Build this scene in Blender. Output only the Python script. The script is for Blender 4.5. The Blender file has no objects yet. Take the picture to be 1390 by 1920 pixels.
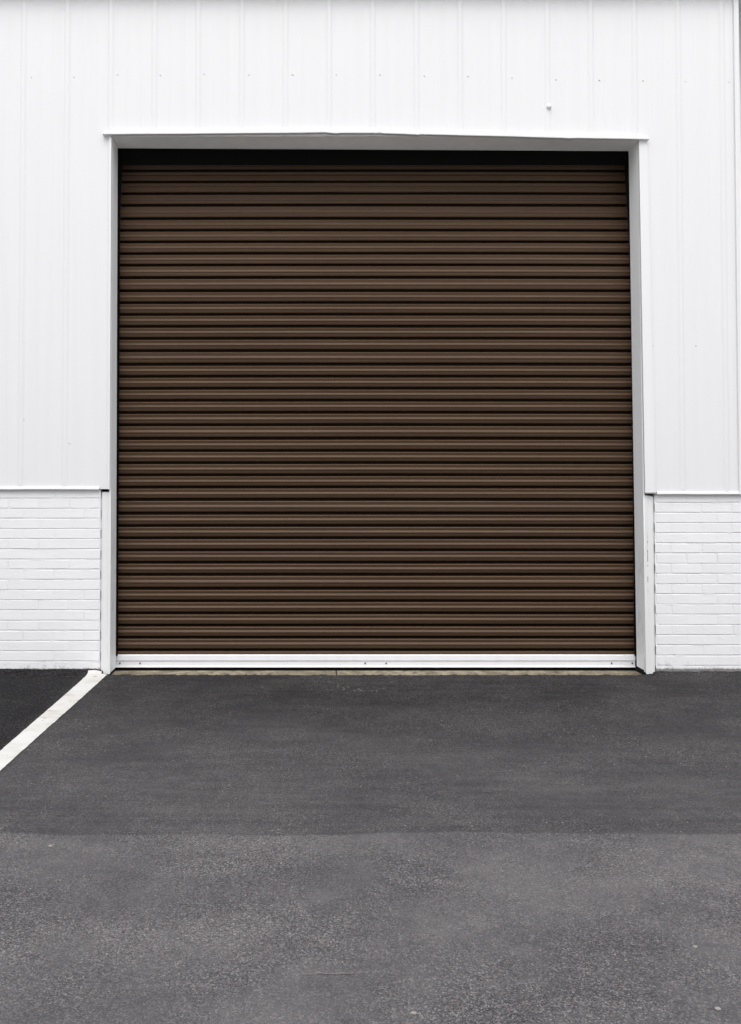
import bpy, bmesh, math, random
from mathutils import Vector, noise
random.seed(7)
R = math.radians
sc = bpy.context.scene
C = sc.collection

# ------------------------------------------------------------------ camera
F, DIST, H = 1540.0, 5.6, 1.2836          # focal length in photo pixels, metres to the wall, lens height
PITCH = R(1.3)
VPX, HOR = 585.0, 905.0
CX, CY = VPX, HOR - F * math.tan(PITCH)
cd = bpy.data.cameras.new('camera'); cam = bpy.data.objects.new('camera', cd); C.objects.link(cam)
cam.location = (0, -DIST, H); cam.rotation_euler = (R(90) + PITCH, 0, 0)
cd.sensor_fit = 'VERTICAL'; cd.sensor_height = 36; cd.sensor_width = 36
cd.lens = 36 * F / 1920
cd.shift_x = (695 - CX) / 1920; cd.shift_y = (CY - 960) / 1920
cd.clip_start = .05; cd.clip_end = 500
sc.camera = cam

# ------------------------------------------------------------------ light
SUN_EL, SUN_AZ = R(60), R(-1)            # behind the camera, a little to its left
w = bpy.data.worlds.new('World'); sc.world = w; w.use_nodes = True
nt = w.node_tree; bg = nt.nodes['Background']
sky = nt.nodes.new('ShaderNodeTexSky'); sky.sky_type = 'NISHITA'; sky.sun_disc = False
sky.sun_elevation = SUN_EL; sky.sun_rotation = R(180) - SUN_AZ
sky.dust_density = 4; sky.air_density = 1; sky.ozone_density = 1
hs = nt.nodes.new('ShaderNodeHueSaturation'); hs.inputs['Saturation'].default_value = .28   # overcast: grey sky
nt.links.new(sky.outputs[0], hs.inputs['Color']); 
# overcast: the cloud deck is brightest overhead and dims towards the horizon
tc = nt.nodes.new('ShaderNodeTexCoord'); sx_ = nt.nodes.new('ShaderNodeSeparateXYZ'); nt.links.new(tc.outputs['Generated'], sx_.inputs[0])
mr = nt.nodes.new('ShaderNodeMapRange'); nt.links.new(sx_.outputs[2], mr.inputs[0])
for i_, v_ in ((1, .05), (2, .95), (3, .42), (4, 1.75)): mr.inputs[i_].default_value = v_
mx = nt.nodes.new('ShaderNodeMix'); mx.data_type = 'RGBA'; mx.blend_type = 'MULTIPLY'; mx.inputs[0].default_value = 1
nt.links.new(hs.outputs[0], mx.inputs[6]); 
ab = nt.nodes.new('ShaderNodeMath'); ab.operation = 'ABSOLUTE'; nt.links.new(sx_.outputs[0], ab.inputs[0])     # sky brightened to both sides as added fill for the jamb linings
ma = nt.nodes.new('ShaderNodeMath'); ma.operation = 'MULTIPLY_ADD'; nt.links.new(ab.outputs[0], ma.inputs[0]); ma.inputs[1].default_value = 1.8; ma.inputs[2].default_value = .45
mm = nt.nodes.new('ShaderNodeMath'); mm.operation = 'MULTIPLY'; nt.links.new(ma.outputs[0], mm.inputs[0]); nt.links.new(mr.outputs[0], mm.inputs[1])
nt.links.new(mm.outputs[0], mx.inputs[7]); nt.links.new(mx.outputs[2], bg.inputs[0])
bg.inputs[1].default_value = .15
sl = bpy.data.lights.new('sun', 'SUN'); sl.energy = .75; sl.angle = R(36); sl.color = (1, .985, .965)
so = bpy.data.objects.new('sun', sl); C.objects.link(so)
dirv = Vector((-math.sin(-SUN_AZ) * math.cos(SUN_EL), -math.cos(SUN_AZ) * math.cos(SUN_EL), math.sin(SUN_EL)))
so.rotation_euler = (-dirv).to_track_quat('-Z', 'Y').to_euler(); so.location = (-3, -8, 9)
vs = sc.view_settings; vs.view_transform = 'Standard'; vs.look = 'None'; vs.gamma = 1; vs.exposure = 0.42

# ------------------------------------------------------------------ helpers
def ray(px, py):
    d = Vector(((px - CX) / F, -(py - CY) / F, -1))
    c, s = math.cos(PITCH), math.sin(PITCH)
    # camera axes: right = X, up = (0,-s,c), back = (0,-c,-s)
    return Vector((d.x, -s * d.y - c * d.z, c * d.y - s * d.z))
def wp(px, py, Y=0.0):                     # a measured point on the plane at depth Y
    r = ray(px, py); t = (Y + DIST) / r.y
    return (r.x * t, H + r.z * t)
def gp(px, py, Z=0.0):                     # a measured point on the ground
    r = ray(px, py); t = (Z - H) / r.z
    return (r.x * t, -DIST + r.y * t)
def tag(o, label=None, cat=None, group=None, kind=None):
    if label: o['label'] = label
    if cat: o['category'] = cat
    if group: o['group'] = group
    if kind: o['kind'] = kind
    return o
def thing(name, label, cat, loc=(0, 0, 0), group=None):
    o = bpy.data.objects.new(name, None); C.objects.link(o); o.location = loc
    return tag(o, label, cat, group, 'thing')
def obj(name, bm, mat, parent=None, smooth=False, recalc=True):
    if recalc: bmesh.ops.recalc_face_normals(bm, faces=bm.faces)
    me = bpy.data.meshes.new(name); bm.to_mesh(me); bm.free()
    if smooth:
        for p in me.polygons: p.use_smooth = True
    me.materials.append(mat)
    o = bpy.data.objects.new(name, me); C.objects.link(o)
    if parent:
        o.parent = parent
        o.matrix_parent_inverse.identity()
        off = Vector(parent.location); p = parent.parent
        while p: off += Vector(p.location); p = p.parent
        for v in me.vertices: v.co -= off
    return o
def hexa(bm, c):                            # c: 8 corners, bottom ring then top ring
    v = [bm.verts.new(p) for p in c]
    for f in ((0,1,2,3),(7,6,5,4),(0,4,5,1),(1,5,6,2),(2,6,7,3),(3,7,4,0)): bm.faces.new([v[i] for i in f])
    return v
def box(bm, x0, x1, y0, y1, z0, z1):
    return hexa(bm, [(x0,y0,z0),(x1,y0,z0),(x1,y1,z0),(x0,y1,z0),(x0,y0,z1),(x1,y0,z1),(x1,y1,z1),(x0,y1,z1)])
def slab(bm, quad, y0, y1):                 # quad: four (x,z) points bl, br, tr, tl
    (a,b,c,d) = quad
    return hexa(bm, [(a[0],y0,a[1]),(b[0],y0,b[1]),(b[0],y1,b[1]),(a[0],y1,a[1]),(d[0],y0,d[1]),(c[0],y0,c[1]),(c[0],y1,c[1]),(d[0],y1,d[1])])
def bevel(bm, w, seg=2):
    bmesh.ops.bevel(bm, geom=list(bm.edges), offset=w, segments=seg, affect='EDGES', profile=.5, clamp_overlap=True)
def dome(bm, x, y, z, r, h, n=10):          # a small round head standing out of a wall towards -Y
    rings = []
    for k, (rr, hh) in enumerate(((1, 0), (.97, .55), (.7, .92), (.3, 1))):
        rings.append([bm.verts.new((x + r*rr*math.cos(2*math.pi*i/n), y - h*hh, z + r*rr*math.sin(2*math.pi*i/n))) for i in range(n)])
    for a, b in zip(rings, rings[1:]):
        for i in range(n): bm.faces.new((a[i], a[(i+1)%n], b[(i+1)%n], b[i]))
    bm.faces.new(rings[-1])

# ------------------------------------------------------------------ materials
class NT:
    def __init__(s, name):
        s.m = bpy.data.materials.new(name); s.m.use_nodes = True; s.t = s.m.node_tree
        s.b = s.t.nodes['Principled BSDF']; s.co = s.n('ShaderNodeTexCoord').outputs['Object']
    def n(s, t, **k):
        n = s.t.nodes.new(t)
        for a, v in k.items(): setattr(n, a, v)
        return n
    def l(s, a, b): s.t.links.new(a, b)
    def set(s, **k):
        for a, v in k.items(): s.b.inputs[a.replace('_', ' ')].default_value = v
    def mapping(s, scale):
        m = s.n('ShaderNodeMapping'); m.inputs['Scale'].default_value = scale; s.l(s.co, m.inputs[0]); return m.outputs[0]
    def noise(s, scale, detail=4, rough=.55, vec=None, col=False):
        n = s.n('ShaderNodeTexNoise'); n.inputs['Scale'].default_value = scale; n.inputs['Detail'].default_value = detail
        n.inputs['Roughness'].default_value = rough; s.l(vec or s.co, n.inputs['Vector']); return n.outputs['Color' if col else 'Fac']
    def voro(s, scale, vec=None, out='Color', feature='F1'):
        n = s.n('ShaderNodeTexVoronoi', feature=feature); n.inputs['Scale'].default_value = scale
        s.l(vec or s.co, n.inputs['Vector']); return n.outputs[out]
    def sep(s, v, ax):
        n = s.n('ShaderNodeSeparateXYZ'); s.l(v, n.inputs[0]); return n.outputs[ax]
    def math(s, op, a, b=None, c=None):
        n = s.n('ShaderNodeMath', operation=op)
        for i, x in enumerate((a, b, c)):
            if x is None: continue
            if isinstance(x, (int, float)): n.inputs[i].default_value = x
            else: s.l(x, n.inputs[i])
        return n.outputs[0]
    def step(s, v, a, b, lo=0., hi=1.):     # smooth step of v from a to b
        n = s.n('ShaderNodeMapRange', interpolation_type='SMOOTHSTEP')
        for i, x in enumerate((v, a, b, lo, hi)):
            if isinstance(x, (int, float)): n.inputs[i].default_value = x
            else: s.l(x, n.inputs[i])
        return n.outputs[0]
    def mix(s, f, a, b, mode='MIX'):
        n = s.n('ShaderNodeMix', data_type='RGBA', blend_type=mode)
        for i, x in ((0, f), (6, a), (7, b)):
            if isinstance(x, (int, float)): n.inputs[i].default_value = x
            elif isinstance(x, tuple): n.inputs[i].default_value = (*x, 1)
            else: s.l(x, n.inputs[i])
        return n.outputs[2]
    def color(s, v):
        if isinstance(v, tuple): s.b.inputs['Base Color'].default_value = (*v, 1)
        else: s.l(v, s.b.inputs['Base Color'])
    def bump(s, h, strength=.3, dist=.002):
        b = s.n('ShaderNodeBump'); b.inputs['Strength'].default_value = strength; b.inputs['Distance'].default_value = dist
        s.l(h, b.inputs['Height']); s.l(b.outputs[0], s.b.inputs['Normal'])

def mat_white(name, base, rough, streak=.03, dirt=.0, bump=.0):
    t = NT(name); t.set(Roughness=rough, Specular_IOR_Level=.3)
    st = t.noise(1, 5, .6, t.mapping((14, 14, .5)))
    c = t.mix(t.step(st, .35, .75), tuple(base), tuple(x * (1 - streak) for x in base))
    if dirt:
        sp = t.math('MULTIPLY', t.step(t.noise(55, 3), .68, .78), t.step(t.noise(2.3, 3), .45, .65))
        c = t.mix(t.math('MULTIPLY', sp, dirt), c, (.42, .36, .30))
    if name == 'white_painted_brick':          # tar and splash marks along the foot of the wall
        Z = t.sep(t.co, 2)
        sp = t.math('MULTIPLY', t.step(t.noise(26, 6, .7), .50, .66), t.step(t.math('ADD', Z, t.math('MULTIPLY', t.noise(7, 4), .10)), .14, .05))
        c = t.mix(t.math('MULTIPLY', sp, .55), c, (.20, .18, .165))
        c = t.mix(t.math('MULTIPLY', t.step(t.math('ADD', Z, t.math('MULTIPLY', t.noise(40, 5, .7), .03)), .042, .030), .8), c, (.07, .065, .06))
    if name == 'white_lining_paint':           # grey scuffs at bumper height
        Z = t.sep(t.co, 2)
        sm = t.math('MULTIPLY', t.step(t.noise(1, 6, .65, t.mapping((9, 9, 4))), .52, .70), t.step(Z, 1.25, .55))
        c = t.mix(t.math('MULTIPLY', sm, .45), c, (.45, .45, .44))
    t.color(c)
    if bump: t.bump(t.noise(38, 4), bump, .003)
    return t.m
M_SIDING = mat_white('white_painted_steel', (.685, .685, .692), .5, .02, .15, .0)
M_TRIM = mat_white('white_trim_paint', (.70, .705, .71), .45, .04, .5, .08)
M_BRICK = mat_white('white_painted_brick', (.735, .735, .743), .6, .02, .35, .35)

M_LINING = mat_white('white_lining_paint', (.90, .91, .91), .4, .05, .6, .08)

def mat_flange():
    t = NT('flange_paint'); t.set(Roughness=.5, Specular_IOR_Level=.3)
    X = t.sep(t.co, 0); Z = t.sep(t.co, 2)
    c = t.mix(t.step(t.noise(1, 5, .6, t.mapping((14, 14, .5))), .35, .75), (.70, .705, .705), (.66, .665, .66))
    # a thin rusty scratch down the fold of the right flange
    d = t.math('ABSOLUTE', t.math('SUBTRACT', X, t.math('ADD', wp(1216, 1060)[0], t.math('MULTIPLY', t.math('SUBTRACT', t.noise(9, 3), .5), .006))))
    r = t.math('MULTIPLY', t.step(d, .0042, .0018), t.math('MULTIPLY', t.step(Z, .50, .62), t.step(Z, .98, .86)))
    c = t.mix(t.math('MULTIPLY', r, t.step(t.noise(24, 4), .44, .56)), c, (.20, .10, .06))
    t.color(c); return t.m
M_FLANGE = mat_flange()

def mat_plain(name, c, rough, spec=.3, metal=0., var=.25, nscale=20):
    t = NT(name); t.set(Roughness=rough, Specular_IOR_Level=spec, Metallic=metal)
    t.color(t.mix(t.noise(nscale, 4), tuple(x*(1-var) for x in c), tuple(x*(1+var) for x in c))); return t.m
M_DARK = mat_plain('dark_void', (.012, .012, .012), .9, .1)
M_RUBBER_SHADE = mat_plain('black_rubber_and_shade', (.002, .0018, .0016), .85, .1)  # black for the bottom seal and the shade strip under the header
M_GUIDE = mat_plain('dark_brown_steel', (.003, .0025, .002), .8, .05)
M_BOLT = mat_plain('zinc_bolt', (.12, .12, .13), .45, .5, .3)
M_SCREW = mat_plain('dull_screw', (.58, .58, .58), .5, .4)

def mat_curtain():
    t = NT('brown_painted_steel'); t.set(Roughness=.45, Specular_IOR_Level=.16)
    st = t.noise(1, 5, .6, t.mapping((.8, 1, 26)))
    gr = t.noise(1, 5, .6, t.mapping((22, 1, 22)))
    c = t.mix(t.step(st, .3, .75), (.068, .041, .0245), (.084, .052, .032))
    c = t.mix(t.math('MULTIPLY', t.step(gr, .5, .8), .35), c, (.098, .064, .041))
    t.color(c); t.bump(t.noise(9, 4, .6, t.mapping((.5, 1, 3))), .12, .004)
    return t.m
M_CURTAIN = mat_curtain()
M_GROOVE = mat_plain('shaded_interlock', (.018, .010, .006), .8, .1)  # near-black brown that paints the shade into the grooves

def mat_concrete():
    t = NT('worn_concrete'); t.set(Roughness=.9, Specular_IOR_Level=.15)
    c = t.mix(t.step(t.noise(9, 6, .65), .35, .68), (.15, .125, .09), (.29, .25, .185))
    c = t.mix(t.step(t.noise(60, 4), .55, .75), c, (.36, .32, .25))
    c = t.mix(t.math('MULTIPLY', t.step(t.noise(17, 6, .7), .48, .66), .75), c, (.075, .062, .048))
    t.color(c); t.bump(t.noise(120, 4), .5, .003); return t.m
M_CONC = mat_concrete()

def mat_asphalt():
    t = NT('asphalt'); t.set(Roughness=.88, Specular_IOR_Level=.07)
    X = t.sep(t.co, 0); Y = t.sep(t.co, 1)
    flat = t.mapping((1, 1, 0))
    big = t.noise(.9, 5, .6, flat); mid = t.noise(4.5, 5, .6, flat)
    streak = t.noise(1, 6, .62, t.mapping((1.1, 16, 0)))
    fine = t.noise(190, 3, .6, flat)
    cell = t.voro(230, flat); cv = t.sep(cell, 0); cg = t.sep(cell, 1)
    cd = t.voro(230, flat, 'Distance')
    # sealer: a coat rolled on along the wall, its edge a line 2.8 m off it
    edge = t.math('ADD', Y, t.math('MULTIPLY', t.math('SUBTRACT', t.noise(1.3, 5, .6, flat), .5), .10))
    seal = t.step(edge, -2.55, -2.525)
    wall_dist = t.math('ADD', Y, t.math('ADD', t.math('MULTIPLY', t.math('SUBTRACT', streak, .5), 1.5), t.math('MULTIPLY', t.math('SUBTRACT', big, .5), 1.9)))
    near_wall = t.step(wall_dist, -2.3, -.15)  # coat colour gets darker towards the wall, broken up by noise
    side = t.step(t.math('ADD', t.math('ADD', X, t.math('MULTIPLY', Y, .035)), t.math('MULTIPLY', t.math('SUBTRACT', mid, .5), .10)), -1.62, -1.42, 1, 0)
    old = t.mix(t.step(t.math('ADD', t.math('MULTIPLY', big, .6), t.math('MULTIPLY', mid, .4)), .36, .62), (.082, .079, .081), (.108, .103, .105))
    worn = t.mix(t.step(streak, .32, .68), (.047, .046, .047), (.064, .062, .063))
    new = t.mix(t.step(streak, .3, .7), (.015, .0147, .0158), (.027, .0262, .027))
    sc_ = t.mix(near_wall, worn, new)
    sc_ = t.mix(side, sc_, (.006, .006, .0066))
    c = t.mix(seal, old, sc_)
    # aggregate showing through where the binder has worn off
    bare = t.math('MULTIPLY', t.step(t.noise(2.1, 5, .65, flat), .36, .64), t.math('SUBTRACT', 1., t.math('MULTIPLY', side, .8)))
    for px, py, rx, ry in ((668, 1291, .22, .10), (430, 1440, .34, .42), (1010, 1365, .36, .40), (1130, 1430, .42, .16), (760, 1540, .9, .12)):
        gx, gy_ = gp(px, py, -.02)
        d = t.math('ADD', t.math('POWER', t.math('DIVIDE', t.math('SUBTRACT', X, gx), rx), 2), t.math('POWER', t.math('DIVIDE', t.math('SUBTRACT', Y, gy_), ry), 2))
        bare = t.math('MAXIMUM', bare, t.math('MULTIPLY', t.step(d, 1.4, .2), t.step(mid, .35, .6, .35, 1.)))
    amt = t.math('MULTIPLY', t.mix(seal, (1, 1, 1), (.48, .48, .48)), t.math('ADD', t.math('MULTIPLY', bare, .55), .45))
    c2v = t.voro(390, flat); cv2 = t.sep(c2v, 0)
    grit = t.math('ADD', t.math('MULTIPLY', cv, .6), t.math('MULTIPLY', cv2, .4))
    c = t.mix(amt, c, t.mix(t.step(grit, .25, .5), (.52, .52, .52), (1, 1, 1)), 'MULTIPLY')
    stone = t.mix(t.step(cg, .35, 1.), (.105, .101, .103), (.215, .207, .208))
    stone = t.mix(t.step(t.sep(cell, 2), .80, .90), stone, (.185, .145, .140))
    c = t.mix(t.math('MULTIPLY', amt, t.step(grit, .55, .67)), c, stone)
    c = t.mix(1., c, t.mix(t.step(t.math('ADD', t.math('MULTIPLY', t.noise(1.7, 6, .65, t.mapping((.8, 1.5, 0))), .7), t.math('MULTIPLY', t.noise(13, 4, .6, flat), .3)), .36, .64), (.83, .83, .84), (1.17, 1.16, 1.15)), 'MULTIPLY')
    scuff = t.math('MULTIPLY', t.step(t.noise(1, 7, .7, t.mapping((7, 34, 0))), .61, .72), t.step(t.noise(1.6, 3, .5, flat), .42, .6))
    c = t.mix(t.math('MULTIPLY', scuff, .45), c, (.16, .155, .15))
    gx, gy_ = gp(668, 1291, -.014)
    d = t.math('ADD', t.math('POWER', t.math('DIVIDE', t.math('SUBTRACT', X, gx), .24), 2), t.math('POWER', t.math('DIVIDE', t.math('SUBTRACT', Y, gy_), .12), 2))
    c = t.mix(t.math('MULTIPLY', t.math('MULTIPLY', t.step(d, 1.2, .3), t.step(t.noise(38, 4, .65, t.mapping((1, .5, 0))), .56, .66)), .7), c, (.19, .155, .14))
    # a shallow spall with a raised rim, and a hairline crack
    for pa, pb, horiz in (((560, 1829), (690, 1827), True), ((259, 1552), (255, 1572), False), ((455, 1413), (598, 1406), True)):
        (x0, y0), (x1, y1) = gp(*pa, -.014), gp(*pb, -.014)
        U, V, u0, u1, v0, v1 = (X, Y, x0, x1, y0, y1) if horiz else (Y, X, y1, y0, x1, x0)
        f = t.math('DIVIDE', t.math('SUBTRACT', U, u0), u1 - u0)
        mid_v = t.math('ADD', t.math('ADD', v0, t.math('MULTIPLY', f, v1 - v0)), t.math('MULTIPLY', t.math('SUBTRACT', t.noise(22, 4, .6, flat), .5), .03))
        dv = t.math('SUBTRACT', V, mid_v)
        on = t.math('MULTIPLY', t.math('MULTIPLY', t.step(f, 0, .12), t.step(f, 1, .88)), t.step(t.noise(31, 3, .6, flat), .34, .5))
        c = t.mix(t.math('MULTIPLY', on, t.math('MULTIPLY', t.step(t.math('ABSOLUTE', dv), .0035, .001), .6)), c, (.030, .021, .021))
        if pa[0] == 560: c = t.mix(t.math('MULTIPLY', on, t.math('MULTIPLY', t.step(t.math('ABSOLUTE', t.math('SUBTRACT', dv, .006)), .004, .001), .75)), c, (.17, .155, .148))
    # single pale chips
    v2 = t.n('ShaderNodeTexVoronoi'); v2.inputs['Scale'].default_value = 48; t.l(flat, v2.inputs['Vector'])
    pick = t.math('MULTIPLY', t.step(t.math('ADD', t.sep(v2.outputs['Color'], 0), t.math('MULTIPLY', bare, .09)), .955, .975), t.step(v2.outputs['Distance'], .20, .10))
    pick = t.math('MULTIPLY', pick, t.math('ADD', t.math('MULTIPLY', bare, .85), .08))
    c = t.mix(pick, c, t.mix(t.sep(v2.outputs['Color'], 2), (.26, .25, .24), (.36, .30, .24)))
    t.color(c)
    h = t.math('ADD', t.math('MULTIPLY', cd, -.7), t.math('MULTIPLY', fine, .8))
    b = t.n('ShaderNodeBump'); b.inputs['Distance'].default_value = .0035
    t.l(t.math('MULTIPLY', t.mix(seal, (1, 1, 1), (.4, .4, .4)), .75), b.inputs['Strength'])
    t.l(h, b.inputs['Height']); t.l(b.outputs[0], t.b.inputs['Normal'])
    return t.m
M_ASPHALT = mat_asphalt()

def mat_line():
    t = NT('road_paint'); t.set(Roughness=.75, Specular_IOR_Level=.25)
    c = t.mix(t.step(t.noise(6, 6, .65), .4, .72), (.52, .515, .50), (.45, .435, .40))
    c = t.mix(t.math('MULTIPLY', t.step(t.noise(1, 5, .6, t.mapping((3, 12, 1))), .54, .70), .65), c, (.34, .28, .23))
    c = t.mix(t.step(t.noise(14, 6, .7), .635, .67), c, (.09, .075, .065))
    t.color(c); t.bump(t.noise(150, 3), .35, .002); return t.m
M_LINE = mat_line()

# ------------------------------------------------------------------ ground
XL, XR = wp(207.5, 900)[0], wp(1208, 900)[0]        # the door opening
def ground_z(x, y):
    n1 = noise.noise(Vector((x * 9, y * 9, 0))); n2 = noise.noise(Vector((x * 34, y * 34, 3)))
    k = math.exp(-max(0., -y) / .03)
    def ss(a, b, v):
        v = max(0., min(1., (v - a) / (b - a))); return v * v * (3 - 2 * v)
    lf = 1 - ss(XL - .10, XL + .01, x); rt = ss(XR + .02, XR + .08, x)
    z = -.014 + k * (lf * .032 + rt * .016) + .004 * noise.noise(Vector((x * .8, y * .8, 7)))*(1-k)
    z += (n1 * .004 + n2 * .003) * math.exp(-max(0., -y) / .06)
    if XL - .045 < x < XR + .045:
        e = -.014 + .006 * n1 + .009 * n2
        if y > e: z = -.095
    return z
xs = [-90, -40, -18, -9, -5] + [-3.3 + .02 * i for i in range(370)] + [5, 9, 18, 40, 90]
ys = [-90, -40, -18, -10] + [-7 + .1 * i for i in range(66)] + [-.40 + .0125 * i for i in range(38)] + [.6]
bm = bmesh.new()
g = [[bm.verts.new((x, y, ground_z(x, y))) for x in xs] for y in ys]
for j in range(len(ys) - 1):
    for i in range(len(xs) - 1): bm.faces.new((g[j][i], g[j][i+1], g[j+1][i+1], g[j+1][i]))
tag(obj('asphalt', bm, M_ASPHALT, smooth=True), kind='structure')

bm = bmesh.new()
for a, b in ((XL - .10, wp(632, 1258)[0] - .003), (wp(632, 1258)[0] + .003, XR + .10)):
    n0 = len(bm.verts); box(bm, a, b, -.10, .45, -.20, -.035)
bevel(bm, .003, 1)
tag(obj('concrete_sill', bm, M_CONC), 'narrow tan concrete sill with one joint between asphalt and brown door', 'door sill')

# added pale ground, unseen behind the camera, that bounces light onto the door frame
bm = bmesh.new(); v_ = [bm.verts.new((x, y, .0)) for x, y in ((-90, -89), (90, -89), (90, -5.0), (-90, -5.0))]; bm.faces.new(v_)
tag(obj('bounce_ground', bm, mat_plain('pale_bounce', (.50, .49, .46), .9, .15, 0, .08, 2)), kind='structure')

# white stripe: a painted band standing off the left jamb
A0, A1 = gp(166, 1264, -.012), gp(203, 1263.5, -.012)
B0, B1 = gp(0, 1410, -.014), gp(0, 1447, -.014)
bm = bmesh.new(); N = 220; EXT = 2.6
rows = []
for i in range(N + 1):
    f = i / N * EXT
    l = Vector((A0[0] + (B0[0]-A0[0]) * f, A0[1] + (B0[1]-A0[1]) * f)); r = Vector((A1[0] + (B1[0]-A1[0]) * f, A1[1] + (B1[1]-A1[1]) * f))
    jl = .0025 * noise.noise(Vector((i*.23, 0, 0))) + .003 * noise.noise(Vector((i*.9, 5, 0)))
    jr = .0025 * noise.noise(Vector((i*.21, 9, 0))) + .003 * noise.noise(Vector((i*.8, 2, 0)))
    l.x += jl; r.x += jr
    rows.append([bm.verts.new((p.x, p.y, ground_z(p.x, p.y) + .0035)) for p in (l, l.lerp(r, .33), l.lerp(r, .67), r)])
for a, b in zip(rows, rows[1:]):
    for k in range(3): bm.faces.new((a[k], a[k+1], b[k+1], b[k]))
tag(obj('parking_line', bm, M_LINE), 'worn white painted line running over the asphalt from the left door jamb', 'road marking')

# ------------------------------------------------------------------ metal wall
wall = thing('metal_wall', 'white ribbed steel siding wall over and beside the brown roller door', 'wall', (0, 0, 0))
XC = wp(1384.2, 60)[0]                               # outer corner
ribs = [wp(47 + 81.75 * i, 90)[0] for i in range(-12, 17)]
def profile(x0, x1):
    pts = []
    for r in ribs:
        for dx, dy in ((-.030, 0), (-.015, -.0065), (.001, -.007), (.017, 0)): pts.append((r + dx, dy))
        for m in (.105, .205):
            for dx, dy in ((-.012, 0), (-.004, -.0007), (.004, -.0007), (.012, 0)): pts.append((r + m + dx, dy))
    def y_at(x):
        for (xa, ya), (xb, yb) in zip(pts, pts[1:]):
            if xa <= x <= xb: return ya + (yb - ya) * (x - xa) / (xb - xa)
        return 0
    return [(x0, y_at(x0))] + [p for p in pts if x0 < p[0] < x1] + [(x1, y_at(x1))]
def sheet(bm, x0, x1, z0, z1):
    pr = profile(x0, x1); nz = max(2, int((z1 - z0) / .12))
    cols = []
    for x, y in pr:
        col = []
        for k in range(nz + 1):
            z = z0 + (z1 - z0) * k / nz
            col.append(bm.verts.new((x, y + .0022 * noise.noise(Vector((x * 1.7, z * 1.3, 11))), z)))
        cols.append(col)
    for a, b in zip(cols, cols[1:]):
        for k in range(nz): bm.faces.new((a[k], b[k], b[k+1], a[k+1]))
ZH = wp(700, 256)[1]; ZTOP = wp(700, -22)[1]
ZBL, ZBR = wp(100, 917)[1], wp(1300, 926)[1]
bm = bmesh.new()
sheet(bm, -5.2, XC - .02, ZH, ZTOP + .3); sheet(bm, -5.2, XL - .004, ZBL, ZH); sheet(bm, XR + .004, XC - .02, ZBR, ZH)
bmesh.ops.remove_doubles(bm, verts=bm.verts, dist=.0002)
obj('siding', bm, M_SIDING, wall, recalc=False)
# core that closes the building behind the sheet
bm = bmesh.new()
box(bm, -5.2, XL - .006, .045, 1.4, -.2, ZH); box(bm, XR + .006, XC - .03, .045, 1.4, -.2, ZH)
box(bm, -5.2, XC - .03, .045, 1.4, ZH + .004, ZTOP + .3); box(bm, XL - .2, XR + .2, 1.45, 1.6, -.2, ZH + .5)
obj('wall_core', bm, M_DARK, wall)
# drip edges at the bottom of the sheet, with the open ends that show beside the jambs
def drip(xa, xb, z):
    bm = bmesh.new(); n = max(2, int((xb - xa) / .06)); rows = []
    for i in range(n + 1):
        x = xa + (xb - xa) * i / n; dz = .0016 * noise.noise(Vector((x * 5, z, 0)))
        rows.append([bm.verts.new((x, yy, zz + dz)) for yy, zz in ((.0, z + .016), (-.010, z + .012), (-.012, z + .002), (-.012, z - .002), (.026, z - .0035), (.026, z + .002))])
    for a, b in zip(rows, rows[1:]):
        for k in range(5): bm.faces.new((a[k], b[k], b[k+1], a[k+1]))
    return obj('drip_edge', bm, M_TRIM, wall)
drip(-5.2, wp(187, 918)[0], ZBL); drip(wp(1231, 927)[0], XC - .02, ZBR)
# corner trim and the set-back wall beyond it
bm = bmesh.new(); box(bm, XC - .035, XC, -.014, .30, ZBR - .005, ZTOP + .3); bevel(bm, .003, 2)
obj('corner_trim', bm, M_TRIM, wall)
bm = bmesh.new(); box(bm, XC - .028, XC + 3.5, .32, .50, -.2, ZTOP + .3); obj('set_back_panel', bm, M_SIDING, wall)
# eave
bm = bmesh.new()
box(bm, -5.2, XC + 3.5, -.06, .6, ZTOP + .015, ZTOP + .04); box(bm, -5.2, XC + 3.5, -.085, -.0605, ZTOP + .0, ZTOP + .20)
obj('eave', bm, M_TRIM, wall)
# screws: one beside every rib
sx = [59,139,221,301,383,467,549,631,713,796,878,960,1043,1124,1206,1286,1367]
sy = [145,144,140,141,139,140,140,140,140,142,143,146,149,150,151,153,154]
for x, y in list(zip(sx, sy)) + [(1224.5, 648), (1305, 648), (45, 786), (131, 831), (1281, 845)]:
    p = wp(x, y); bm = bmesh.new(); dome(bm, p[0], .001, p[1], .0056, .0045); obj('screw', bm, M_SCREW, wall, smooth=True)
p = wp(1029, 201); bm = bmesh.new(); dome(bm, p[0], -.004, p[1], .017, .020, 16); obj('plug', bm, M_TRIM, wall, smooth=True)

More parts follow.
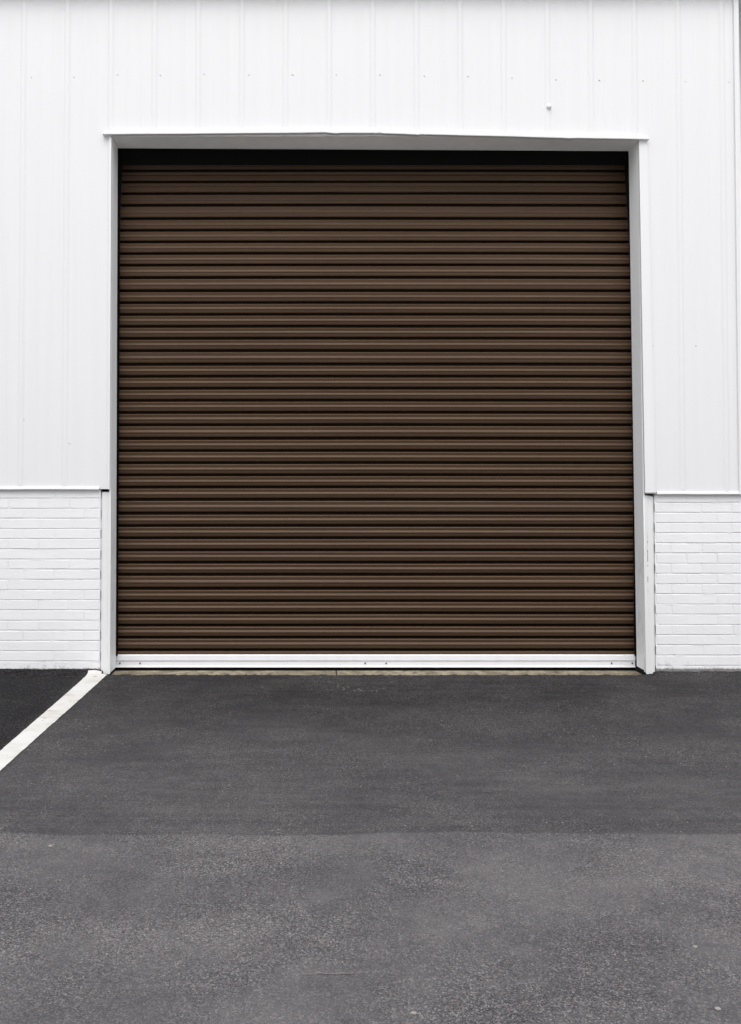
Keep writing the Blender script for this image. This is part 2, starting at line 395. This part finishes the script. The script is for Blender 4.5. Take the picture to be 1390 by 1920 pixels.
# ------------------------------------------------------------------ brick walls
def brick_wall(xa, xb, ztop, anchor, label):
    root = thing('brick_wall', label, 'wall', ((xa + xb) / 2, .03, 0))
    joint = bmesh.new()
    bm = bmesh.new(); pitch, L, bed, head = .0692, .2080, .0052, .005
    n = int(ztop / pitch) + 2
    for r in range(n):
        z1 = ztop - .004 - r * pitch; z0 = z1 - pitch + bed * random.uniform(.7, 1.25)
        z1 = min(z1 + random.uniform(-.0008, .0008), ztop - .003)
        off = anchor + (L / 2 if r % 2 else 0)
        k = math.floor((xa - off) / L) - 1
        while off + k * L < xb:
            a, b = max(xa, off + k * L), min(xb, off + (k + 1) * L - head * random.uniform(.4, 1.2)); k += 1
            if b - a < .015: continue
            y = .0105 + random.uniform(0, .0012); t = random.uniform(-.0005, .0005); q = random.uniform(-.0005, .0005)
            s = bmesh.new()
            vs_ = box(s, a, b, y, .05, z0, z1)
            if random.random() < .6:           # paint and mortar bridging part of the bed joint
                q0 = random.uniform(a, b); box(joint, q0, min(b, q0 + random.uniform(.02, .13)),   .0118 + random.uniform(0, .002), .0175, z0 - bed * 1.2, z0 + .003)
            for v in s.verts:
                v.co.z += random.uniform(-.0011, .0011)
                if v.co.y < .04: v.co.y += t * (1 if v.co.x > (a+b)/2 else -1) + q * (1 if v.co.z > (z0+z1)/2 else -1)
            bmesh.ops.bevel(s, geom=list(s.edges), offset=.0028, segments=2, affect='EDGES', clamp_overlap=True)
            m = bpy.data.meshes.new('t'); s.to_mesh(m); s.free(); bm.from_mesh(m); bpy.data.meshes.remove(m)
    obj('brickwork', bm, M_BRICK, root, smooth=False)
    # painted mortar: deep in the bed joints, nearly flush in the head joints
    bm = joint; box(bm, xa, xb, .0145, .046, -.15, ztop - .006)
    for r in range(n):
        z1 = ztop - .009 - r * pitch; z0 = z1 - pitch + bed + .008
        off = anchor + (L / 2 if r % 2 else 0); k = math.floor((xa - off) / L)
        while off + k * L < xb:
            x = off + k * L - head / 2; k += 1
            if xa + .01 < x < xb - .01: box(bm, x - .006, x + .006, .0128 + random.uniform(-.001, .0015), .0171, z0, z1)
    obj('mortar', bm, M_BRICK, root)
brick_wall(-5.2, wp(187.5, 1100)[0], wp(100, 915)[1], wp(44, 1100)[0], 'white painted brick wall below the siding, at the left behind the painted line')
brick_wall(wp(1230.5, 1100)[0], XC - .002, wp(1300, 923)[1], wp(1290, 1100)[0], 'short white painted brick wall right of the door, below the siding')

# ------------------------------------------------------------------ door frame
frame = thing('door_frame', 'white steel frame lining the roller door opening, dented at its top', 'door frame', (0, .08, 0))
RB = .172                                            # depth of the lining
def jamb(out_t, in_t, in_b, out_b, side):
    # lower face, lining
    bm = bmesh.new()
    (xi_t, zt), (xi_b, zb) = wp(*in_t), wp(*in_b)
    th = .012 * side
    slab(bm, [(xi_b, -.008), (xi_b + th, -.008), (xi_t + th, zt), (xi_t, zt)], .012, RB) if side > 0 else slab(bm, [(xi_b + th, -.008), (xi_b, -.008), (xi_t, zt), (xi_t + th, zt)], .012, RB)
    j = obj('jamb', bm, M_LINING, frame)
    # face flange beside the brickwork: two folds
    zf = wp(*out_t)[1]; xo = wp(*out_b)[0]
    bm = bmesh.new(); x0 = xi_b + .0005 * side
    a = [(x0, .011), (x0 + .010*side, .008), (x0 + .018*side, .009), (x0 + .022*side, .016), (xo - .012*side, .016), (xo, .022)]
    zs = [-.016, .3, .6, .9, zf - .05, zf - .012, zf]
    grid = []
    for k, z in enumerate(zs):
        row = []
        for i, (x, y) in enumerate(a):
            zz = z
            if k == len(zs) - 1 and side > 0 and i >= 4: zz -= .018 if i == 5 else .006   # torn corner
            row.append(bm.verts.new((x + .0012 * noise.noise(Vector((z*3, i, side))), y, zz)))
        grid.append(row)
    for p, q in zip(grid, grid[1:]):
        for i in range(len(a) - 1): bm.faces.new((p[i], p[i+1], q[i+1], q[i]))
    obj('flange', bm, M_FLANGE, frame)
    return j
jamb((187, 922.5), (210, 256), (206, 1257), (187, 1257), -1)
jamb((1231, 929), (1197, 261), (1213, 1262), (1231.5, 1262), 1)
# trims over the cut edge of the siding
def edge_trim(px_t, py_t, px_b, py_b, w_t, w_b):
    a, b = wp(px_t, py_t), wp(px_b, py_b); a2, b2 = wp(px_t + w_t, py_t), wp(px_b + w_b, py_b)
    q = [b, b2, a2, a] if w_t > 0 else [b2, b, a, a2]
    bm = bmesh.new(); slab(bm, q, -.0135, .0115); bevel(bm, .002, 2); obj('edge_trim', bm, M_TRIM, frame)
edge_trim(210, 259, 206.8, 917.5, -4.5, -4.0); edge_trim(1197, 264, 1208.6, 924, 16, 20)
# soffit of the header
bm = bmesh.new()
lt, rt = wp(210, 256), wp(1197, 261.5)
n = 24; pts_f = []; 
hx = [(195,252.5),(300,252),(420,251),(560,250),(610,249),(628,251),(642,250),(700,250.2),(712,250.8),(760,252),(785,253.5),(800,253),(930,256),(1000,258),(1050,259.2),(1065,260.2),(1080,259.5),(1214,262)]
def header_z(x):
    P = [wp(*q) for q in hx]
    for (xa, za), (xb, zb) in zip(P, P[1:]):
        if xa <= x <= xb: return za + (zb - za) * (x - xa) / (xb - xa)
    return P[0][1] if x < P[0][0] else P[-1][1]
rows = []
xsn = [lt[0] + (rt[0] - lt[0]) * i / n for i in range(n + 1)]
for x in xsn:
    zf = header_z(x) - .012; zb = lt[1] + (rt[1] - lt[1]) * (x - lt[0]) / (rt[0] - lt[0]) - .010
    rows.append([bm.verts.new(p) for p in ((x, -.004, zf), (x, RB - .02, zb), (x, RB, zb - .001), (x, RB, zb + .05), (x, -.004, zf + .05))])
for a, b in zip(rows, rows[1:]):
    for k in range(5): bm.faces.new((a[k], a[(k+1)%5], b[(k+1)%5], b[k]))
for e in (rows[0], rows[-1]): bm.faces.new(e)
obj('header', bm, M_LINING, frame)
# drip cap along the top: a folded strip, bent and with two dents
bm = bmesh.new(); P = [wp(*q) for q in hx]; xa, xb = P[0][0], P[-1][0]; rows = []
N = 260
d1, d2 = wp(711.5, 250)[0], wp(789, 253)[0]
for i in range(N + 1):
    x = xa + (xb - xa) * i / N; z = header_z(x)
    dent = .011 * math.exp(-((x - d1) / .008) ** 2) + .009 * math.exp(-((x - d2) / .010) ** 2)
    sag = .0012 * noise.noise(Vector((x * 4, 0, 2)))
    z += sag
    rows.append([bm.verts.new(p) for p in ((x, .001, z + .022), (x, -.016 + dent, z + .010), (x, -.034 + 1.2*dent, z + .0005 + dent * .5), (x, -.034 + 1.2*dent, z - .010 + dent), (x, -.029 + dent, z - .0125 + dent), (x, .0, z - .0115))])
for a, b in zip(rows, rows[1:]):
    for k in range(5): bm.faces.new((a[k], a[k+1], b[k+1], b[k]))
for e in (rows[0], rows[-1]): bm.faces.new(e)
obj('drip_cap', bm, M_TRIM, frame)

# ------------------------------------------------------------------ roller door
door = thing('roller_door', 'closed brown corrugated steel roller door with white bottom bar', 'roller door', (0, .23, 0))
YC = .208
gy = [321, 341.9, 363.8, 385.6, 411, 432.8, 454.5, 476.3, 498.1, 521.5, 546.5, 568.5, 590.6, 613.1, 635.6, 658.8, 684.5, 706.9, 729.4,
      751.9, 774.6, 797.8, 823.5, 846.3, 869, 891.9, 914.8, 937.9, 964, 986.9, 1010, 1032.8, 1055.9, 1078.5, 1105, 1128.1, 1150.9, 1173.8, 1196.5, 1219.9, 1243]
gy = [321 - 21.2 * k for k in range(4, 0, -1)] + gy
def lean(z):                                         # the top of the curtain runs back towards its drum
    return .10 * max(0., min(1., (z - 2.55) / .95)) ** 1.4
def on_curtain(y):
    z = wp(650, y, YC)[1]
    for _ in range(6): z = wp(650, y, YC + lean(z))[1]
    return z
gz = [on_curtain(y) for y in gy]
SLAT = [(0, .030), (.08, .030), (.095, .013), (.112, .0045), (.135, .0005), (.17, -.0025), (.37, .0032), (.41, .0), (.45, -.0035), (.50, -.0058), (.55, -.0060), (.60, -.0042), (.65, -.0004), (.69, -.0002), (.80, .003), (.845, .0055), (.875, .010), (.895, .016), (.905, .030)]
prof = []
for za, zb in zip(gz, gz[1:]):
    p = za - zb
    for f, y in SLAT: prof.append((YC + y + lean(za - (f - .03) * p), za - (f - .03) * p))
zbar = wp(650, 1227, YC)[1]
prof = [q for q in prof if q[1] > zbar - .01]
xa, xb = XL - .03, XR + .03; nx = 60
bm = bmesh.new(); cols = []
for i in range(nx + 1):
    x = xa + (xb - xa) * i / nx; cols.append([bm.verts.new((x, y, z + .0009 * noise.noise(Vector((x * .9, z * 3, 4))) + .0035 * (1 - ((x - .4) / 1.9) ** 2) * (z / 3.5))) for y, z in prof])
for a, b in zip(cols, cols[1:]):
    for k in range(len(prof) - 1): bm.faces.new((a[k], b[k], b[k+1], a[k+1]))
cu = obj('curtain', bm, M_CURTAIN, door, recalc=False); cu.data.materials.append(M_GROOVE)
for p_ in cu.data.polygons:                          # shade between the slats is painted into the groove faces
    if p_.center.y + door.location.y > YC + lean(p_.center.z) + .0125: p_.material_index = 1
# bottom bar
zb0, zb1 = wp(650, 1250.5, YC)[1], wp(650, 1227, YC)[1]
hh = zb1 - zb0
bm = bmesh.new(); cols = []
bp = [(.02, 1), (-.016, 1), (-.019, .96), (-.019, .56), (-.016, .53), (-.013, .50), (-.013, .12), (-.017, .09), (-.017, .0), (.02, .0)]
for x in (XL - .004, XR + .004):
    cols.append([bm.verts.new((x, YC + y, zb0 + f * hh)) for y, f in bp])
for k in range(len(bp)): bm.faces.new((cols[0][k], cols[0][(k+1) % len(bp)], cols[1][(k+1) % len(bp)], cols[1][k]))
for e in cols: bm.faces.new(e)
M_BAR = mat_white('white_bar_paint', (.78, .78, .80), .4, .05, .3, .03)
bar = obj('bottom_bar', bm, M_BAR, door)
for x in (225, 263, 685, 724.5, 1147, 1186):
    p = wp(x, 1243.5, YC - .013); bm = bmesh.new(); dome(bm, p[0], YC - .0128, p[1], .0062, .005); obj('bolt', bm, M_BOLT, bar, smooth=True)
bm = bmesh.new(); box(bm, XL - .004, XR + .004, YC - .012, YC + .018, -.0345, zb0 - .0005); obj('rubber_seal', bm, M_RUBBER_SHADE, door)
# side guides, and a black strip added as painted shade under the header
for xi, sd in ((XL, 1), (XR, -1)):
    bm = bmesh.new(); a, b = xi - .04 * sd, xi + (.014 if sd > 0 else .007) * sd
    box(bm, min(a, b), max(a, b), RB + .003, RB + .009, zb1 - .005, ZH - .02); bevel(bm, .002, 1)
    obj('guide', bm, M_GUIDE, door)
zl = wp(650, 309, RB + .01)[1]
bm = bmesh.new(); box(bm, XL - .04, XR + .04, RB + .012, RB + .019, zl, ZH + .002); bevel(bm, .003, 2); obj('lintel_shade_strip', bm, M_RUBBER_SHADE, door)

# ------------------------------------------------------------------ loose stones on the asphalt
M_STONE = mat_plain('pale_stone', (.24, .22, .20), .85, .2, 0, .2, 90)
for px, py, r, lab in ((95, 1587, .006, 'small pale stone on the asphalt below the painted line, left'), (1304, 1776, .005, 'small white chip on the asphalt at the lower right'),
                       (776, 1901, .006, 'pale stone chip on the asphalt at the bottom centre'), (1346, 1893, .006, 'tan stone chip in the lower right corner of the asphalt')):
    x, y = gp(px, py, -.014); bm = bmesh.new()
    bmesh.ops.create_icosphere(bm, subdivisions=2, radius=r)
    for v in bm.verts:
        v.co *= 1 + .45 * noise.noise(v.co / r * 1.1 + Vector((px, py, 0))); v.co.z *= .6; v.co.x *= 1.3
    o = obj('stone', bm, M_STONE); o.location = (x, y, ground_z(x, y) + .35 * r)
    tag(o, lab, 'stone', 'loose stones on the asphalt')
